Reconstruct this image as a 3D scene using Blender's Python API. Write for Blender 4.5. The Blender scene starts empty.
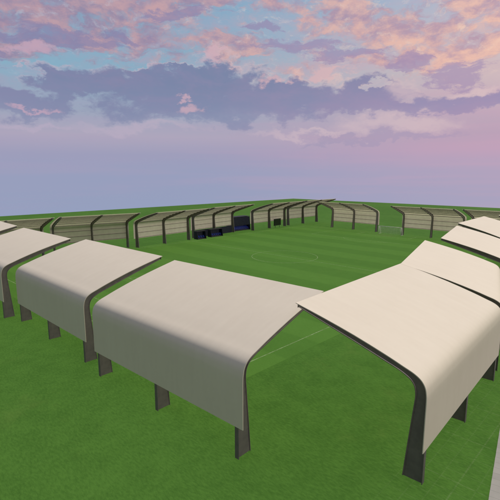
import bpy, bmesh, math, random
from mathutils import Vector, Matrix
random.seed(4)
C = bpy.context.scene
COL = C.collection

# ------------------------------------------------------------------ camera
cam_d = bpy.data.cameras.new('camera'); cam = bpy.data.objects.new('camera', cam_d); COL.objects.link(cam)
YAW, PITCH = -0.767, 0.1704
cam.location = (61.726, -75.391, 18.202)
fw = Vector((math.sin(YAW)*math.cos(PITCH), math.cos(YAW)*math.cos(PITCH), -math.sin(PITCH)))
cam.rotation_euler = fw.to_track_quat('-Z', 'Y').to_euler()
cam_d.sensor_width = 36; cam_d.lens = 36*432.7/500; cam_d.clip_end = 3000
C.camera = cam

# ------------------------------------------------------------------ sky
SUN_DIR = Vector((0.20, 0.60, 0.78)).normalized()
SUN_EL = math.asin(SUN_DIR.z); SUN_AZ = math.atan2(SUN_DIR.x, SUN_DIR.y)
W = bpy.data.worlds.new('World'); C.world = W; W.use_nodes = True; W.cycles.sampling_method = 'MANUAL'; W.cycles.sample_map_resolution = 256
wt = W.node_tree; wt.nodes.clear()

class NT:
    """tiny expression helper round a node tree"""
    def __init__(s, t): s.t = t
    def node(s, kind, **k):
        n = s.t.nodes.new(kind)
        for a, b in k.items(): setattr(n, a, b)
        return n
    def put(s, sock, v):
        if isinstance(v, bpy.types.NodeSocket): s.t.links.new(v, sock)
        else: sock.default_value = v
    def m(s, op, a, b=None, c=None, clamp=False):
        n = s.node('ShaderNodeMath', operation=op, use_clamp=clamp)
        s.put(n.inputs[0], a)
        if b is not None: s.put(n.inputs[1], b)
        if c is not None: s.put(n.inputs[2], c)
        return n.outputs[0]
    def add(s, a, b): return s.m('ADD', a, b)
    def sub(s, a, b): return s.m('SUBTRACT', a, b)
    def mul(s, a, b): return s.m('MULTIPLY', a, b)
    def ss(s, x, lo, hi):
        n = s.node('ShaderNodeMapRange', interpolation_type='SMOOTHSTEP')
        s.put(n.inputs[0], x); n.inputs[1].default_value = lo; n.inputs[2].default_value = hi
        return n.outputs[0]
    def mix(s, f, a, b, blend='MIX'):
        n = s.node('ShaderNodeMix', data_type='RGBA', blend_type=blend)
        s.put(n.inputs['Factor'], f); s.put(n.inputs[6], a); s.put(n.inputs[7], b)
        return n.outputs[2]
    def ramp(s, x, stops):
        n = s.node('ShaderNodeValToRGB'); s.put(n.inputs[0], x); e = n.color_ramp.elements
        e[0].position, e[0].color = stops[0]; e[1].position, e[1].color = stops[1]
        for p, c in stops[2:]: q = e.new(p); q.color = c
        return n.outputs[0]
    def xyz(s, x, y, z):
        n = s.node('ShaderNodeCombineXYZ'); s.put(n.inputs[0], x); s.put(n.inputs[1], y); s.put(n.inputs[2], z)
        return n.outputs[0]
    def noise(s, vec, scale, detail=4, rough=.5, dist=0, col=False):
        n = s.node('ShaderNodeTexNoise'); s.put(n.inputs['Vector'], vec)
        n.inputs['Scale'].default_value = scale; n.inputs['Detail'].default_value = detail
        n.inputs['Roughness'].default_value = rough; n.inputs['Distortion'].default_value = dist
        return n.outputs['Color'] if col else n.outputs['Fac']

def lin(r, g, b):
    f = lambda c: (c/255/12.92) if c/255 <= .04045 else ((c/255+.055)/1.055)**2.4
    return (f(r), f(g), f(b), 1)

def build_sky():
    N = NT(wt)
    tc = N.node('ShaderNodeTexCoord')
    rot = N.node('ShaderNodeVectorRotate', rotation_type='Z_AXIS'); N.put(rot.inputs['Vector'], tc.outputs['Generated'])
    rot.inputs['Angle'].default_value = -0.767        # azimuth 0 = down the long side of the ground
    sp = N.node('ShaderNodeSeparateXYZ'); N.put(sp.inputs[0], rot.outputs[0])
    X, Y, Z = sp.outputs
    az = N.mul(N.m('ARCTAN2', X, Y), 57.2958)
    el = N.mul(N.m('ARCSINE', Z), 57.2958)
    # cloud-deck coordinates: flattened towards the horizon
    k = N.m('ADD', N.m('MAXIMUM', Z, 0.0), 0.16)
    px, py = N.m('DIVIDE', X, k), N.m('DIVIDE', Y, k)
    deck = N.xyz(px, py, 0.0)
    dirv = N.xyz(N.mul(az, .05), N.mul(el, .085), 0.0)
    # warped azimuth / elevation for ragged cloud outlines
    w1 = N.node('ShaderNodeSeparateXYZ'); N.put(w1.inputs[0], N.noise(dirv, 1.6, 8, .62, 0, True))
    w2 = N.node('ShaderNodeSeparateXYZ'); N.put(w2.inputs[0], N.noise(dirv, 6.0, 6, .6, 0, True))
    azw = N.add(az, N.add(N.mul(N.sub(w1.outputs[0], .5), 16), N.mul(N.sub(w2.outputs[0], .5), 3)))
    elw = N.add(el, N.add(N.mul(N.sub(w1.outputs[1], .5), 6.5), N.mul(N.sub(w2.outputs[1], .5), 3.4)))
    azs = N.add(N.mul(az, .62), N.mul(azw, .38)); els = N.add(N.mul(el, .5), N.mul(elw, .5))
    puff = N.noise(dirv, 7.5, 10, .62, .3)
    puff2 = N.noise(N.xyz(N.mul(az, .05), N.mul(el, .11), 3.0), 3.2, 10, .66, .4)
    deckn = N.noise(deck, 1.7, 10, .6, .2)
    side = N.ss(az, -26, 36)                                  # 0 cool side, 1 warm side
    T = N.ss(el, -6, -6)                                      # placeholder
    # ---- clear air gradient
    e = N.m('DIVIDE', N.add(el, 8), 48.0, clamp=True)
    P = lambda d: (d+8)/48
    cool = N.ramp(e, [(P(-7), lin(148,160,190)), (P(0), lin(152,159,189)), (P(2.6), lin(158,158,187)), (P(4.8), lin(174,166,188)),
                      (P(8), lin(154,166,188)), (P(12), lin(136,174,196)), (P(20), lin(134,170,196)), (P(38), lin(120,150,190))])
    warm = N.ramp(e, [(P(-7), lin(166,164,190)), (P(-1), lin(172,163,190)), (P(1.2), lin(180,163,189)), (P(3.0), lin(194,162,186)), (P(4.8), lin(188,162,184)),
                      (P(7), lin(192,168,186)), (P(12), lin(212,190,190)), (P(20), lin(172,186,206)), (P(38), lin(160,165,195))])
    lowside = N.mul(N.ss(N.add(az, N.mul(N.sub(w1.outputs[2], .5), 14)), -12, 34), 1.0)
    clear = N.mix(lowside, cool, warm)
    ns = N.node('ShaderNodeTexSky', sky_type='NISHITA'); ns.sun_disc = False
    ns.sun_elevation = SUN_EL; ns.sun_rotation = SUN_AZ
    nish = N.mix(1.0, ns.outputs[0], (.10, .10, .10, 1), 'MULTIPLY')
    clear = N.mix(N.mul(N.ss(el, 9, 30), .22), clear, nish)
    # faint streaks low down
    st = N.noise(N.xyz(N.mul(azw, .03), N.mul(el, .5), 0), 1.2, 6, .55)
    clear = N.mix(N.mul(N.ss(st, .42, .7), .3), clear, N.mix(side, lin(168,158,188), lin(206,164,184)))
    def blob(a, b, ra, rb, aw=azw, ew=elw):
        u = N.m('DIVIDE', N.sub(aw, a), ra); v = N.m('DIVIDE', N.sub(ew, b), rb)
        return N.sub(1.0, N.m('SQRT', N.add(N.mul(u, u), N.mul(v, v))))
    def union(bl):
        o = bl[0]
        for b in bl[1:]: o = N.m('SMOOTH_MAX', o, b, .12)
        return o
    col = clear
    # thin veil of high cloud that pales the clear air in ripples
    veil = N.noise(N.xyz(N.mul(azw, .05), N.mul(elw, .15), 21.0), 2.6, 12, .72, .2)
    col = N.mix(N.mul(N.mul(N.ss(veil, .40, .66), N.ss(el, 8, 12)), .75), col, N.mix(side, lin(166,160,184), lin(206,182,188)))
    # broken puffs: lit face pink or peach, shaded face violet
    n1 = N.noise(N.xyz(N.mul(azs, .055), N.mul(els, .12), 7.0), 3.7, 10, .62, .1)
    n2 = N.noise(N.xyz(N.mul(azs, .055), N.mul(els, .12), 17.0), 8.5, 10, .60, .1)
    hb = N.m('MAXIMUM', N.m('MINIMUM', union([blob(*b) for b in HIGH]), .5), -.8)
    cov = N.add(N.add(N.mul(n1, .6), N.mul(n2, .4)), N.mul(hb, .13))
    hm = N.mul(N.ss(cov, .41, .56), N.ss(el, 8.5, 12))
    hilit = N.mix(side, lin(196,154,162), lin(244,194,172))
    hishade = N.mix(side, lin(148,130,160), lin(184,150,170))
    hic = N.mix(N.ss(N.add(N.mul(puff, .5), N.mul(n1, .55)), .44, .64), hishade, hilit)
    col = N.mix(N.mul(hm, .82), col, hic)
    # pale curls catching the sun
    cur = N.noise(N.xyz(N.mul(azs, .06), N.mul(els, .12), 31.0), 8.0, 10, .7, .1)
    col = N.mix(N.mul(N.mul(N.ss(cur, .53, .70), N.ss(el, 9, 13)), .5), col, N.mix(side, lin(186,192,208), lin(246,216,192)))
    # violet wisps
    vb = union([blob(*b) for b in VIOLET])
    wis = N.noise(N.xyz(N.mul(azs, .035), N.mul(els, .16), 12.0), 7.5, 10, .70, .1)
    wv = N.add(N.mul(N.sub(wis, .5), 3.2), vb)
    col = N.mix(N.mul(N.ss(wv, .0, .5), .7), col, N.mix(side, lin(134,132,170), lin(168,146,180)))
    # the long slate bank with a sunlit rim
    bank = union([blob(*b) for b in BANK])
    bank = N.add(bank, N.add(N.mul(N.sub(puff, .5), .9), N.mul(N.sub(n2, .5), .9)))
    gap = union([blob(*b) for b in GAPS])
    bank = N.sub(bank, N.mul(N.m('MAXIMUM', gap, 0.0), 1.6))
    upper = N.ss(N.sub(el, N.mul(N.sub(w1.outputs[2], .5), 6)), 9.5, 12.5)
    rim = N.mul(N.ss(bank, -.16, .04), N.sub(1.0, N.ss(bank, .06, .3)))
    rimnoise = N.ss(N.noise(dirv, 3.1, 5, .6), .42, .60)
    col = N.mix(N.mul(N.mul(N.mul(rim, rimnoise), upper), .7), col, N.mix(side, lin(196,176,192), lin(240,206,190)))
    bside = N.ss(az, -8, 34)
    body = N.mix(bside, N.mix(N.ss(el, 5, 13), lin(134,142,174), lin(118,130,164)), N.mix(N.ss(el, 5, 13), lin(160,148,184), lin(146,136,172)))
    body = N.mix(N.mul(N.ss(puff2, .36, .7), .45), body, N.mix(side, lin(140,134,170), lin(172,146,176)))
    col = N.mix(N.mul(N.mul(N.ss(bank, -.04, .34), .92), N.add(.35, N.mul(N.ss(elw, 4.6, 8.2), .65))), col, body)
    # low cream band and small pink tufts
    low = union([blob(*b) for b in CREAM])
    low = N.add(low, N.add(N.mul(N.sub(puff, .5), .7), N.mul(N.sub(n2, .5), .7)))
    col = N.mix(N.mul(N.ss(low, -.2, .8), .62), col, N.mix(side, lin(184,172,194), lin(222,196,196)))
    tuft = union([blob(*b) for b in TUFT])
    tuft = N.add(tuft, N.mul(N.sub(puff, .5), 2.2))
    col = N.mix(N.mul(N.ss(tuft, -.1, .6), .75), col, N.mix(side, lin(196,166,186), lin(230,190,182)))
    back = N.ss(N.m('ABSOLUTE', N.add(az, 0.0)), 55, 120)
    dusk = N.mix(N.ss(puff2, .4, .65), lin(142,144,150), lin(152,148,156))
    col = N.mix(N.mul(back, N.sub(1.0, N.mul(N.ss(el, 30, 75), .6))), col, dusk)
    bg = N.node('ShaderNodeBackground'); N.put(bg.inputs[0], col); bg.inputs[1].default_value = 1.0
    out = N.node('ShaderNodeOutputWorld'); wt.links.new(bg.outputs[0], out.inputs[0])

# cloud masses as (azimuth, elevation, half width, half height) in degrees
HIGH = [(-23,18.0,13,3.4), (-8,20.5,6,1.6), (-3,15.2,4,1.0), (12,18.8,5,2.2), (19,16.8,6,2.0), (17.5,13.6,5,1.1), (26,18.5,6,1.6), (28,14.5,6,1.2), (-24.5,13.6,2.4,1.4), (3,21,3,1.6)]
VIOLET = [(-23,15.3,10,1.0), (-29,12.6,4,2.0), (-8,18.6,5,.9), (6,15.6,6,1.0), (11,14.6,6,.9), (18.5,13.2,4.2,1.2), (25.5,11.4,4.2,1.8), (1,17.2,3,.6), (-15,16.4,3,.7)]
BANK = [(-5,11.2,8,3.0), (-13,10.2,8,2.9), (-21,10.2,5,1.9), (-28,7.8,8,1.6), (4,9.4,8,3.0), (13,9.4,7,2.4), (-4,8.0,18,1.9), (17,7.8,9,1.0), (26,8.2,8,1.2), (-34,8.8,8,1.8), (16,4.6,10,.5)]
GAPS = [(-27.5,10.9,4.5,.9), (-16,13.2,3.2,1.1), (-9,13.9,3,.8), (14.5,10.4,2.4,.9)]
CREAM = [(18,6.0,7.5,1.1), (8,5.4,9,.45), (-14,5.9,9,.6), (-26,5.6,7,.4), (17.8,9.9,2.8,1.4), (27,9.7,4,.5)]
TUFT = [(-7.5,7.9,2.0,.8), (-5,14.2,2.0,.8), (3.5,11.5,1.2,.6), (-24.5,13.8,1.8,1.0), (-26,7.4,3,.3), (9,12.8,2.2,.8), (-8,9.2,1.2,.3)]
build_sky()

# ------------------------------------------------------------------ sun and exposure
sd = bpy.data.lights.new('sun', 'SUN'); so = bpy.data.objects.new('sun', sd); COL.objects.link(so)
so.rotation_euler = SUN_DIR.to_track_quat('Z', 'Y').to_euler()
sd.energy = 3.25; sd.angle = math.radians(0.5); sd.color = (1.0, .935, .81)
sd.use_shadow = False                # the hazy dusk light in the picture throws no shadows at all
so.location = (0, 0, 60)
vs = C.view_settings; vs.view_transform = 'Standard'; vs.look = 'None'; vs.exposure = 0; vs.gamma = 1; vs.use_curve_mapping = False

# ------------------------------------------------------------------ materials
def mat(name, base, rough=.7, spec=.3, build=None):
    m = bpy.data.materials.new(name); m.use_nodes = True
    N = NT(m.node_tree); b = m.node_tree.nodes['Principled BSDF']
    b.inputs['Base Color'].default_value = (*base, 1); b.inputs['Roughness'].default_value = rough
    b.inputs['Specular IOR Level'].default_value = spec
    if build: build(N, b)
    return m
def objpos(N): return N.node('ShaderNodeTexCoord').outputs['Object']
def bump(N, b, h, strength, dist=.02):
    n = N.node('ShaderNodeBump'); n.inputs['Strength'].default_value = strength; n.inputs['Distance'].default_value = dist
    N.put(n.inputs['Height'], h); N.put(b.inputs['Normal'], n.outputs[0])

def grass_nodes(c1, c2, stripes=False, grid=False):
    def f(N, b):
        p = objpos(N)
        big = N.noise(p, .035, 4, .55); mid = N.noise(p, .55, 5, .6)
        mp = N.node('ShaderNodeMapping'); N.put(mp.inputs[0], p); mp.inputs['Rotation'].default_value = (0, 0, .75); mp.inputs['Scale'].default_value = (1, 2.6, 1)
        fine = N.noise(mp.outputs[0], 2.6, 6, .65)
        blade = N.noise(p, 22, 3, .7)
        v = N.add(N.add(N.mul(big, .22), N.mul(mid, .22)), N.add(N.mul(fine, .42), N.mul(blade, .16)))
        col = N.mix(N.ss(v, .38, .64), (*c1, 1), (*c2, 1))
        dry = N.noise(p, .16, 6, .7)
        col = N.mix(N.mul(N.ss(dry, .54, .74), .22 if stripes else .32), col, (c2[0]*1.45, c2[1]*1.02, c2[2]*1.3, 1))
        sp = N.node('ShaderNodeSeparateXYZ'); N.put(sp.inputs[0], p)
        if stripes:
            wob = N.add(sp.outputs[1], N.mul(N.sub(N.noise(p, .2, 3, .5), .5), .5))
            ph = N.m('PINGPONG', N.add(wob, 200.0), 5.7)
            s = N.ss(ph, 2.55, 3.15)
            col = N.mix(N.mul(s, .62), col, N.mix(1.0, col, (1.24, 1.18, 1.22, 1), 'MULTIPLY'))
            # worn, paler turf in front of the goals and round the centre
            for gy in (-49, 49):
                d = N.m('SQRT', N.add(N.m('POWER', N.m('DIVIDE', sp.outputs[0], 5.0), 2), N.m('POWER', N.m('DIVIDE', N.sub(sp.outputs[1], gy), 3.0), 2)))
                col = N.mix(N.mul(N.sub(1.0, N.ss(N.add(d, N.mul(mid, .8)), .5, 1.5)), .35), col, (.11, .16, .05, 1))
        if grid:
            g = None
            for i in (0, 1):
                for per, wd, st in ((1.0, .03, .16), (5.0, .04, .30)):
                    a = N.m('PINGPONG', N.add(sp.outputs[i], 600.0 if i else 600.4), per/2)
                    l = N.mul(N.sub(1.0, N.ss(a, wd*.5, wd*1.6)), st)
                    g = l if g is None else N.m('MAXIMUM', g, l)
            east = N.ss(N.add(sp.outputs[0], N.mul(sp.outputs[1], .17)), 41.5, 43.5)
            g = N.mul(g, N.add(N.mul(east, .85), .06))
            col = N.mix(N.mul(g, N.ss(fine, .3, .6)), col, (.17, .23, .11, 1))
        N.put(b.inputs['Base Color'], col)
        bump(N, b, N.add(blade, fine), .5, .04)
    return f
M_GROUND = mat('rough_grass', (.05, .12, .02), .95, .05, grass_nodes((.044, .118, .018), (.076, .182, .030), grid=True))
M_PITCH = mat('mown_turf', (.05, .12, .02), .95, .05, grass_nodes((.062, .154, .024), (.073, .178, .030), stripes=True))

def sheet_nodes(N, b):
    p = objpos(N)
    big = N.noise(p, .25, 4, .6); fine = N.noise(p, 3.5, 5, .65)
    st = N.node('ShaderNodeMapping'); N.put(st.inputs[0], p); st.inputs['Scale'].default_value = (.25, 1.6, .25)
    streak = N.noise(st.outputs[0], 1.2, 6, .65)
    v = N.add(N.add(N.mul(big, .4), N.mul(streak, .4)), N.mul(fine, .2))
    N.put(b.inputs['Base Color'], N.mix(N.ss(v, .3, .7), (.640, .575, .480, 1), (.680, .616, .518, 1)))
    N.put(b.inputs['Roughness'], N.add(.6, N.mul(fine, .2)))
    bump(N, b, N.add(big, N.mul(fine, .05)), .12, .05)
M_SHEET = mat('cream_membrane', (.64, .57, .49), .7, .15, sheet_nodes)
def inner_lit_nodes(N, b):
    v = N.noise(objpos(N), .9, 5, .6)
    c = N.mix(N.ss(v, .3, .7), (.68, .65, .585, 1), (.74, .71, .645, 1)); N.put(b.inputs['Base Color'], c)
    tr = N.node('ShaderNodeBsdfTranslucent'); N.put(tr.inputs[0], c); mx = N.node('ShaderNodeMixShader'); mx.inputs[0].default_value = .27
    N.t.links.new(b.outputs[0], mx.inputs[1]); N.t.links.new(tr.outputs[0], mx.inputs[2]); N.t.links.new(mx.outputs[0], N.t.nodes['Material Output'].inputs[0])
M_INNER_LIT = mat('lit_inner_membrane', (.7, .65, .54), .8, .1, inner_lit_nodes)  # no separate lining: inner face paled and made translucent to imitate interior light
def steel_nodes(a, c):
    def f(N, b):
        p = objpos(N); v = N.noise(p, 1.4, 6, .65)
        N.put(b.inputs['Base Color'], N.mix(N.ss(v, .35, .65), (*a, 1), (*c, 1)))
        N.put(b.inputs['Roughness'], N.add(.42, N.mul(N.noise(p, 6, 4, .6), .3)))
    return f
M_STEEL = mat('dark_painted_steel', (.06, .05, .05), .5, .4, steel_nodes((.125, .110, .110), (.155, .137, .132)))
M_PURLIN = mat('grey_purlin_steel', (.09, .08, .07), .55, .3, steel_nodes((.12, .11, .095), (.16, .145, .125)))
def line_nodes(N, b):
    v = N.noise(objpos(N), 1.8, 6, .7)
    N.put(b.inputs['Base Color'], N.mix(N.ss(v, .35, .7), (.11, .19, .06, 1), (.27, .36, .19, 1)))
M_LINE = mat('faded_line_paint', (.4, .45, .3), .9, .05, line_nodes)
def pave_nodes(N, b):
    p = objpos(N); br = N.node('ShaderNodeTexBrick'); N.put(br.inputs['Vector'], p)
    br.inputs['Scale'].default_value = 1.0; br.inputs['Brick Width'].default_value = 1.2; br.inputs['Row Height'].default_value = .6
    br.inputs['Mortar Size'].default_value = .012
    br.inputs['Color1'].default_value = (.29, .285, .265, 1); br.inputs['Color2'].default_value = (.33, .32, .30, 1); br.inputs['Mortar'].default_value = (.2, .2, .18, 1)
    v = N.noise(p, .8, 6, .65)
    N.put(b.inputs['Base Color'], N.mix(N.mul(N.ss(v, .3, .7), .4), br.outputs['Color'], (.24, .24, .22, 1)))
M_PAVE = mat('pale_paving', (.3, .3, .28), .85, .2, pave_nodes)
def noisy(a, c, sc=2.0):
    def f(N, b): N.put(b.inputs['Base Color'], N.mix(N.ss(N.noise(objpos(N), sc, 5, .6), .3, .7), (*a, 1), (*c, 1)))
    return f
M_BLACK = mat('black_panel', (.012, .012, .016), .6, .3, noisy((.009, .009, .013), (.016, .016, .022)))
M_NAVY = mat('navy_panel', (.02, .022, .045), .6, .3, noisy((.012, .013, .03), (.02, .022, .045)))
M_BLUE = mat('blue_seat_plastic', (.015, .03, .16), .45, .4, noisy((.012, .025, .20), (.02, .04, .30)))
M_WHITE = mat('white_painted_metal', (.75, .75, .72), .4, .4, noisy((.62, .63, .60), (.78, .78, .75)))
M_NET = mat('white_net_cord', (.6, .62, .58), .8, .1, noisy((.5, .52, .48), (.66, .67, .63)))
M_GLASS = mat('dark_screen', (.006, .006, .008), .2, .5, noisy((.005, .005, .007), (.01, .01, .012)))

# ------------------------------------------------------------------ mesh helpers
def obj(name, bm, m, parent=None, smooth=False):
    me = bpy.data.meshes.new(name); bm.normal_update(); bm.to_mesh(me); bm.free(); me.materials.append(m)
    o = bpy.data.objects.new(name, me); COL.objects.link(o); o.parent = parent
    return o
def tag(o, label=None, cat=None, group=None, kind=None):
    for k, v in (('label', label), ('category', cat), ('group', group), ('kind', kind)):
        if v: o[k] = v
    return o
def empty(name, loc, rz=0):
    o = bpy.data.objects.new(name, None); COL.objects.link(o); o.location = loc; o.rotation_euler = (0, 0, rz); o.empty_display_size = .5
    return o
def box(bm, x0, x1, y0, y1, z0, z1, bev=0):
    v = [bm.verts.new((x, y, z)) for x in (x0, x1) for y in (y0, y1) for z in (z0, z1)]
    fs = [bm.faces.new([v[i] for i in q]) for q in ((0,1,3,2), (4,6,7,5), (0,4,5,1), (2,3,7,6), (0,2,6,4), (1,5,7,3))]
    if bev:
        es = list({e for f in fs for e in f.edges}); bmesh.ops.bevel(bm, geom=es, offset=bev, segments=2, affect='EDGES')
def tube(bm, a, b, r, n=10):
    a, b = Vector(a), Vector(b); d = (b-a).normalized(); s = d.orthogonal().normalized(); t = d.cross(s)
    R = [[bm.verts.new(c + (s*math.cos(2*math.pi*i/n) + t*math.sin(2*math.pi*i/n))*r) for i in range(n)] for c in (a, b)]
    for i in range(n): f = bm.faces.new((R[0][i], R[0][(i+1) % n], R[1][(i+1) % n], R[1][i])); f.smooth = True
    bm.faces.new(R[0][::-1]); bm.faces.new(R[1])

# ------------------------------------------------------------------ ground, pitch, path
def plate(name, x0, x1, y0, y1, z, thick, m, rz=0, loc=(0, 0, 0)):
    bm = bmesh.new(); box(bm, x0, x1, y0, y1, z-thick, z); o = obj(name, bm, m); o.rotation_euler = (0, 0, rz); o.location = loc
    return tag(o, kind='structure')
plate('ground', -155.5, 190, -150, 200, 0, 1.5, M_GROUND)
HW, HL = 33.7, 51.4
plate('pitch', -HW-2.2, HW+2.2, -HL-3.2, HL+3.2, .006, .005, M_PITCH)

def markings():
    bm = bmesh.new(); z = .011; w = .06
    def seg(x0, y0, x1, y1):
        bm.faces.new([bm.verts.new(q) for q in ((x0, y0, z), (x1, y0, z), (x1, y1, z), (x0, y1, z))])
    def arc(cx, cy, r, a0, a1, n=64, full=False):
        for i in range(n):
            t0, t1 = a0+(a1-a0)*i/n, a0+(a1-a0)*(i+1)/n
            q = [(cx+R*math.cos(t), cy+R*math.sin(t), z) for R, t in ((r-w, t0), (r+w, t0), (r+w, t1), (r-w, t1))]
            bm.faces.new([bm.verts.new(p) for p in q])
    seg(-HW-w, -HL-w, -HW+w, HL+w); seg(HW-w, -HL-w, HW+w, HL+w)
    for s in (-1, 1): seg(-HW+w, s*HL-w, HW-w, s*HL+w)
    seg(-HW+w, -w, HW-w, w)
    # circle in two halves so it never overlaps the halfway line
    R = 7.47; g = math.asin(.065/R)
    arc(0, 0, R, g, math.pi-g); arc(0, 0, R, math.pi+g, 2*math.pi-g)
    for s in (-1, 1):
        for hw, dp in ((18.5, 15.5), (8.6, 5.2)):
            y0, y1 = s*(HL-dp), s*(HL-w)
            seg(-hw-w, min(y0-w, y0+w), hw+w, max(y0-w, y0+w))
            for q in (-1, 1): seg(q*hw-w, min(y0+s*w, y1), q*hw+w, max(y0+s*w, y1))
        yc = s*(HL-10.4); rr = 8.6; a = math.asin((15.5-10.4+.08)/rr)
        if s > 0: arc(0, yc, rr, math.pi+a, 2*math.pi-a, 24)
        else: arc(0, yc, rr, a, math.pi-a, 24)
        for q in (-1, 1):
            a0 = {(1, 1): math.pi, (1, -1): math.pi/2, (-1, 1): -math.pi/2, (-1, -1): 0}[(q, s)]
            arc(q*HW, s*HL, 1.0, a0+.07, a0+math.pi/2-.07, 8)
        seg(-.12, yc-.12, .12, yc+.12)
    return tag(obj('pitch_markings', bm, M_LINE), kind='structure')
markings()
# path running parallel with the near long row of canopies
plate('path', 0, 9, -95, 150, .10, .14, M_PAVE, .182, (55.2, -44.1, 0))

# ------------------------------------------------------------------ canopies
OUT = [(0, 0), (0, 2.5), (0, 4.4), (0, 5.5), (.03, 5.95), (.13, 6.36), (.38, 6.71), (.80, 6.97), (1.42, 7.2), (2.6, 7.62), (4.7, 8.28), (7, 8.9), (9.26, 9.45)]
INN = [(1.26, 0), (1.05, 2.5), (.88, 4.4), (.80, 5.3), (.82, 5.7), (.91, 6.02), (1.12, 6.30), (1.46, 6.52), (1.95, 6.74), (2.9, 7.06), (4.85, 7.72), (7.1, 8.44), (9.18, 9.12)]
def catmull(P, n=5):
    o = []
    for i in range(len(P)-1):
        a, b, c, d = P[max(i-1, 0)], P[i], P[i+1], P[min(i+2, len(P)-1)]
        # straight runs stay straight
        k = n if 2 <= i <= 8 else 2
        for j in range(k):
            t = j/k
            o.append(tuple(.5*((2*b[q]) + (c[q]-a[q])*t + (2*a[q]-5*b[q]+4*c[q]-d[q])*t*t + (3*b[q]-a[q]-3*c[q]+d[q])*t**3) for q in (0, 1)))
    o.append(P[-1]); return o
def normals(P):
    o = []
    for i in range(len(P)):
        a, b = P[max(i-1, 0)], P[min(i+1, len(P)-1)]
        d = Vector((b[0]-a[0], b[1]-a[1])).normalized(); o.append(Vector((-d.y, d.x)))     # points outwards / upwards
    return o
SP = 8.75          # frame spacing
OV = .38           # sheet overhang past the end frames
ZS = 2.28          # foot of the sheet
# local axes: +x into the ground (towards the pitch), y along the row
def slab(bm, P, y0, y1, t0, t1, smooth=True, inner=0):
    """extrude an open profile along y; t0/t1 = offsets along the outward normal"""
    n = normals(P); A = []; B = []
    for p, q in zip(P, n):
        A.append((p[0]+q.x*t0, p[1]+q.y*t0)); B.append((p[0]+q.x*t1, p[1]+q.y*t1))
    def strip(L, flip, mi=0):
        v = [[bm.verts.new((x, y, z)) for x, z in L] for y in (y0, y1)]
        for i in range(len(L)-1):
            q = [v[0][i], v[0][i+1], v[1][i+1], v[1][i]]
            f = bm.faces.new(q[::-1] if flip else q); f.smooth = smooth; f.material_index = mi
    strip(B, True); strip(A, False, inner)
    for y, fl in ((y0, False), (y1, True)):
        va = [bm.verts.new((x, y, z)) for x, z in A]; vb = [bm.verts.new((x, y, z)) for x, z in B]
        for i in range(len(A)-1):
            q = [va[i], vb[i], vb[i+1], va[i+1]]; bm.faces.new(q[::-1] if fl else q)
    for i in (0, -1):
        q = [bm.verts.new((*c,)) for c in ((A[i][0], y0, A[i][1]), (B[i][0], y0, B[i][1]), (B[i][0], y1, B[i][1]), (A[i][0], y1, A[i][1]))]
        bm.faces.new(q if i else q[::-1])

def frame_bm():
    bm = bmesh.new(); O = catmull(OUT); I = catmull(INN)
    tf, wf, tw = .045, .17, .03
    slab(bm, O, -wf, wf, -tf-.012, -.012)                       # outer flange, just under the sheet
    slab(bm, I, -.10, .10, 0, tf)                                 # inner flange
    nO, nI = normals(O), normals(I)
    a = [(p[0]-q.x*(tf+.012), p[1]-q.y*(tf+.012)) for p, q in zip(O, nO)]; b = [(p[0]+q.x*tf, p[1]+q.y*tf) for p, q in zip(I, nI)]
    for y, fl in ((-tw, False), (tw, True)):                    # web
        va = [bm.verts.new((x, y, z)) for x, z in a]; vb = [bm.verts.new((x, y, z)) for x, z in b]
        for i in range(len(a)-1):
            q = [va[i], va[i+1], vb[i+1], vb[i]]; bm.faces.new(q[::-1] if fl else q)
    # tip closing plate and web stiffeners at the knee
    box(bm, 9.205, 9.235, -wf, wf, 9.10, 9.40)
    return bm
def make_canopy():
    root = empty('canopy', (0, 0, 0))
    P = [p for p in catmull(OUT) if p[1] > ZS+.1]; P = [(0, ZS)]+P
    bm = bmesh.new(); slab(bm, P, -SP-OV, SP+OV, 0, .05, True, 1); 
    for v in bm.verts: v.co.y += math.copysign(.22*(1-min(max(v.co.x, 0), 9.3)/9.3), v.co.y)
    sh = obj('roof_sheet', bm, M_SHEET, root); sh.data.materials.append(M_INNER_LIT)
    fb = frame_bm(); f0 = obj('frame', fb, M_STEEL, root); f0.location.y = -SP
    for y in (0, SP):
        f = f0.copy(); COL.objects.link(f); f.parent = root; f.location.y = y
    # purlins and girts on the inner face
    full = catmull(OUT); nn = normals(full)
    L = [0]
    for i in range(1, len(full)): L.append(L[-1]+math.dist(full[i], full[i-1]))
    first = None
    for d in (2.45, 3.75, 5.05, 6.6, 8.0, 9.4, 10.8, 12.2, 13.6, 15.0):
        i = max(j for j in range(len(L)-1) if L[j] <= d); t = (d-L[i])/(L[i+1]-L[i])
        x = full[i][0]*(1-t)+full[i+1][0]*t; z = full[i][1]*(1-t)+full[i+1][1]*t; n = nn[i].lerp(nn[i+1], t).normalized()
        if first is None:
            bm = bmesh.new(); box(bm, -.045, .045, -SP+.19, -.19, -.16, -.004); box(bm, -.045, .045, .19, SP-.19, -.16, -.004)
            o = first = obj('purlin', bm, M_PURLIN, root)
        else: o = first.copy(); COL.objects.link(o); o.parent = root
        o.location = (x, 0, z); o.rotation_euler = (0, math.atan2(n.x, n.y), 0)
    return root
def copy_tree(o, parent=None):
    c = o.copy(); COL.objects.link(c); c.parent = parent
    for ch in list(o.children): copy_tree(ch, c)
    return c
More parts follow.
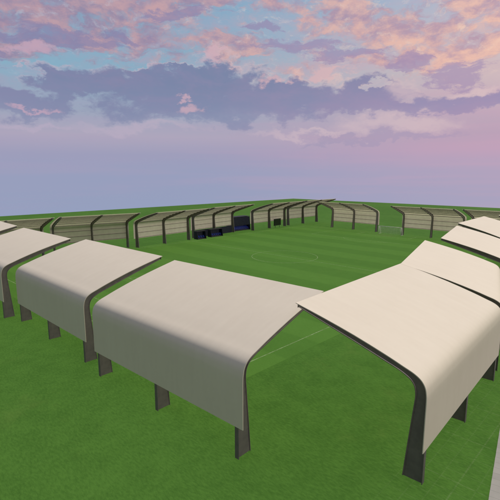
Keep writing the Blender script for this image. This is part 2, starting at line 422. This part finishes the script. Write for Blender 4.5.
# centre of the outer foot line, inward heading, label
CAN = [
 (34.66, -57.89, 1.60, 'large cream canopy filling the left foreground, three legs showing under its shaded back'),
 (13.29, -57.71, 1.57, 'cream canopy left of the largest left foreground one, next along the near short row'),
 (-7.23, -58.80, 1.57, 'cream canopy at the left border, only one of its legs in view'),
 (-29.90, -58.14, 1.53, 'cream roof tip at the left border, farthest canopy of the near short row'),
 (52.70, -42.75, 3.188, 'large cream canopy in the right foreground with a thick dark end frame facing us'),
 (49.64, -23.05, 3.405, 'cream canopy touching the far roof corner of the right foreground canopy'),
 (46.24, -2.23, 3.355, 'cream canopy at the right border, dark beam under its near edge, past a gap'),
 (42.83, 18.61, 3.18, 'small pointed cream roof at the right border, beyond a thin dark seam'),
 (44.10, 41.20, 3.14, 'canopy showing only a tiny pale roof corner at the right border'),
 (-41.00, -46.80, -0.08, 'open canopy at the left end of the far long row, seen over the left roofs'),
 (-39.07, -26.67, -.18, 'far open canopy just left of the narrow gap, above the left foreground roofs'),
 (-36.14, -7.91, 0.07, 'far open canopy with bare grass under it, directly left of the dugouts'),
 (-39.26, 12.77, 0.09, 'far open canopy standing over the two low dark dugouts'),
 (-38.80, 38.06, 0.03, 'far open canopy with a small black board under its back wall'),
 (-39.55, 58.46, -.02, 'far open canopy at the corner whose roof tip rises highest against the sky'),
 (-14.98, 55.69, -1.61, 'far open canopy directly left of the white goal'),
 (12.19, 53.79, -1.57, 'far open canopy directly right of the white goal'),
 (31.90, 54.60, -1.57, 'far open canopy partly hidden behind the right roofs near the right border'),
]
proto = make_canopy()
for i, (x, y, th, lab) in enumerate(CAN):
    o = proto if i == 0 else copy_tree(proto)
    o.location = (x, y, 0); o.rotation_euler = (0, 0, th)
    tag(o, lab, 'canopy', 'curved canopies standing round the pitch')

# ------------------------------------------------------------------ goals
def make_goal():
    r = empty('goal', (0, 0, 0)); hw, h, d = 3.66, 2.44, 1.8
    for s in (-1, 1):
        bm = bmesh.new(); tube(bm, (s*hw, 0, 0), (s*hw, 0, h), .085); obj('post', bm, M_WHITE, r)
    bm = bmesh.new(); tube(bm, (-hw-.09, 0, h+.02), (hw+.09, 0, h+.02), .085); obj('crossbar', bm, M_WHITE, r)
    for s in (-1, 1):
        bm = bmesh.new(); tube(bm, (s*hw, .05, h-.02), (s*hw, .9, h-.05), .03); tube(bm, (s*hw, .9, h-.05), (s*hw, d, .03), .03); tube(bm, (s*hw, d, .03), (s*hw, .05, .03), .03)
        obj('net_support', bm, M_WHITE, r)
    bm = bmesh.new(); c = .021; st = .28
    P = [(.06, h-.03), (.9, h-.06), (d, .04)]
    def at(s):
        l1 = math.dist(P[0], P[1]); l2 = math.dist(P[1], P[2]); s = min(s, l1+l2)
        if s <= l1: t = s/l1; a, b = P[0], P[1]
        else: t = (s-l1)/l2; a, b = P[1], P[2]
        return (a[0]+(b[0]-a[0])*t, a[1]+(b[1]-a[1])*t)
    tot = math.dist(P[0], P[1])+math.dist(P[1], P[2])
    n = int(2*hw/st)
    for i in range(n+1):
        x = -hw+2*hw*i/n
        tube(bm, (x, P[0][0], P[0][1]), (x, P[1][0], P[1][1]), c, 4); tube(bm, (x, P[1][0], P[1][1]), (x, P[2][0], P[2][1]), c, 4)
    k = int(tot/st)
    for j in range(k+1):
        q = at(tot*j/k); tube(bm, (-hw, q[0], q[1]), (hw, q[0], q[1]), c, 4)
    for s in (-1, 1):
        for j in range(1, 8):
            z = h*j/8; y1 = .9+(d-.9)*(1-z/h); tube(bm, (s*hw, 0, z), (s*hw, y1, z), c, 4)
        for j in range(1, 6):
            y = d*j/6; z1 = h if y < .9 else h*(1-(y-.9)/(d-.9)); tube(bm, (s*hw, y, 0), (s*hw, y, z1), c, 4)
    obj('net', bm, M_NET, r)
    return r
g = make_goal(); g.location = (0, HL, 0)
tag(g, 'white football goal with net in the gap between two far canopies', 'goal', 'football goals')
g2 = copy_tree(g); g2.location = (0, -HL, 0); g2.rotation_euler = (0, 0, math.pi)
tag(g2, 'white football goal at the near end, behind the left foreground roofs', 'goal', 'football goals')

# ------------------------------------------------------------------ dugouts, tunnel stand, board
def make_dugout(L, D, H, rows=1):
    """open front faces +x; back at x = -D; length along y"""
    r = empty('dugout', (0, 0, 0))
    bm = bmesh.new(); box(bm, -D, -D+.06, -L/2, L/2, 0, H, .01); obj('back_panel', bm, M_NAVY, r)
    for s in (-1, 1):
        bm = bmesh.new(); y = s*(L/2-.03)
        V = [(-D+.062, 0), (-.1, 0), (-.5, H*.96), (-D+.062, H*.96)]
        a = [bm.verts.new((x, y-.03, z)) for x, z in V]; b = [bm.verts.new((x, y+.03, z)) for x, z in V]
        bm.faces.new(a); bm.faces.new(b[::-1])
        for i in range(4): bm.faces.new((a[i], b[i], b[(i+1) % 4], a[(i+1) % 4]))
        bmesh.ops.recalc_face_normals(bm, faces=bm.faces[:]); obj('side_panel', bm, M_NAVY, r)
    bm = bmesh.new(); box(bm, -D-.05, -.35, -L/2-.05, L/2+.05, H+.003, H+.08, .02); obj('roof', bm, M_BLACK, r)
    for q in range(rows):
        x = -D+.15+q*.0; bm = bmesh.new(); box(bm, -D+.07, -.35-q*.8, -L/2+.07, L/2-.07, .0+q*.35, .14+q*.35); obj('platform', bm, M_BLACK, r)
        xs = -D+.25+(rows-1-q)*.8; zb = .14+(rows-1-q)*0+ (q*.35)
        n = max(3, int((L-.4)/.62))
        for i in range(n):
            y = -L/2+.35+(L-.7)*i/(n-1); xx = -.95-q*.8; bm = bmesh.new()
            box(bm, xx-.22, xx+.22, y-.22, y+.22, zb+.38, zb+.44, .02); box(bm, xx-.27, xx-.21, y-.22, y+.22, zb+.38, zb+.85, .02); box(bm, xx-.05, xx+.05, y-.05, y+.05, zb, zb+.38)
            obj('seat', bm, M_BLUE, r)
    return r
d1 = make_dugout(3.2, 1.9, 2.25); d1.location = (-34.4, 4.5, 0)
tag(d1, 'low black dugout with blue seats, left one of the pair under the far canopy', 'dugout', 'team dugouts')
d2 = make_dugout(4.6, 1.9, 2.25); d2.location = (-35.2, 11.1, 0)
tag(d2, 'low black dugout with blue seats, right one of the pair under the far canopy', 'dugout', 'team dugouts')
bm = bmesh.new(); box(bm, -.06, .06, -8.3, 8.3, 0, 2.2, .01); wl = obj('low_wall', bm, M_NAVY); wl.location = (-38.9, 12.9, 0); wl.rotation_euler = (0, 0, .09)
tag(wl, 'long low dark wall closing the space under the back of the dugout canopy', 'wall')
d3 = make_dugout(8.2, 3.4, 4.6, 2); d3.name = 'covered_stand'; bm = bmesh.new(); box(bm, -.44, -.38, -4.0, 4.0, 1.75, 4.5, .01); obj('front_panel', bm, M_NAVY, d3); d3.location = (-40.2, 26.6, 0)
tag(d3, 'tall dark covered stand with blue seats in the wide gap between two far canopies', 'stand')
r = empty('scoreboard', (-37.8, 41.9, 0), .1)
bm = bmesh.new(); box(bm, -.12, .12, -2.1, 2.1, .7, 3.1, .03); obj('cabinet', bm, M_BLACK, r)
bm = bmesh.new(); box(bm, .121, .135, -1.95, 1.95, .82, 2.98); obj('screen', bm, M_GLASS, r)
for s in (-1, 1):
    bm = bmesh.new(); box(bm, -.05, .05, s*1.3-.05, s*1.3+.05, 0, .7); obj('leg', bm, M_BLACK, r)
tag(r, 'small black board on short legs under a far canopy beside the covered stand', 'scoreboard')

C.render.resolution_x = C.render.resolution_y = 1024
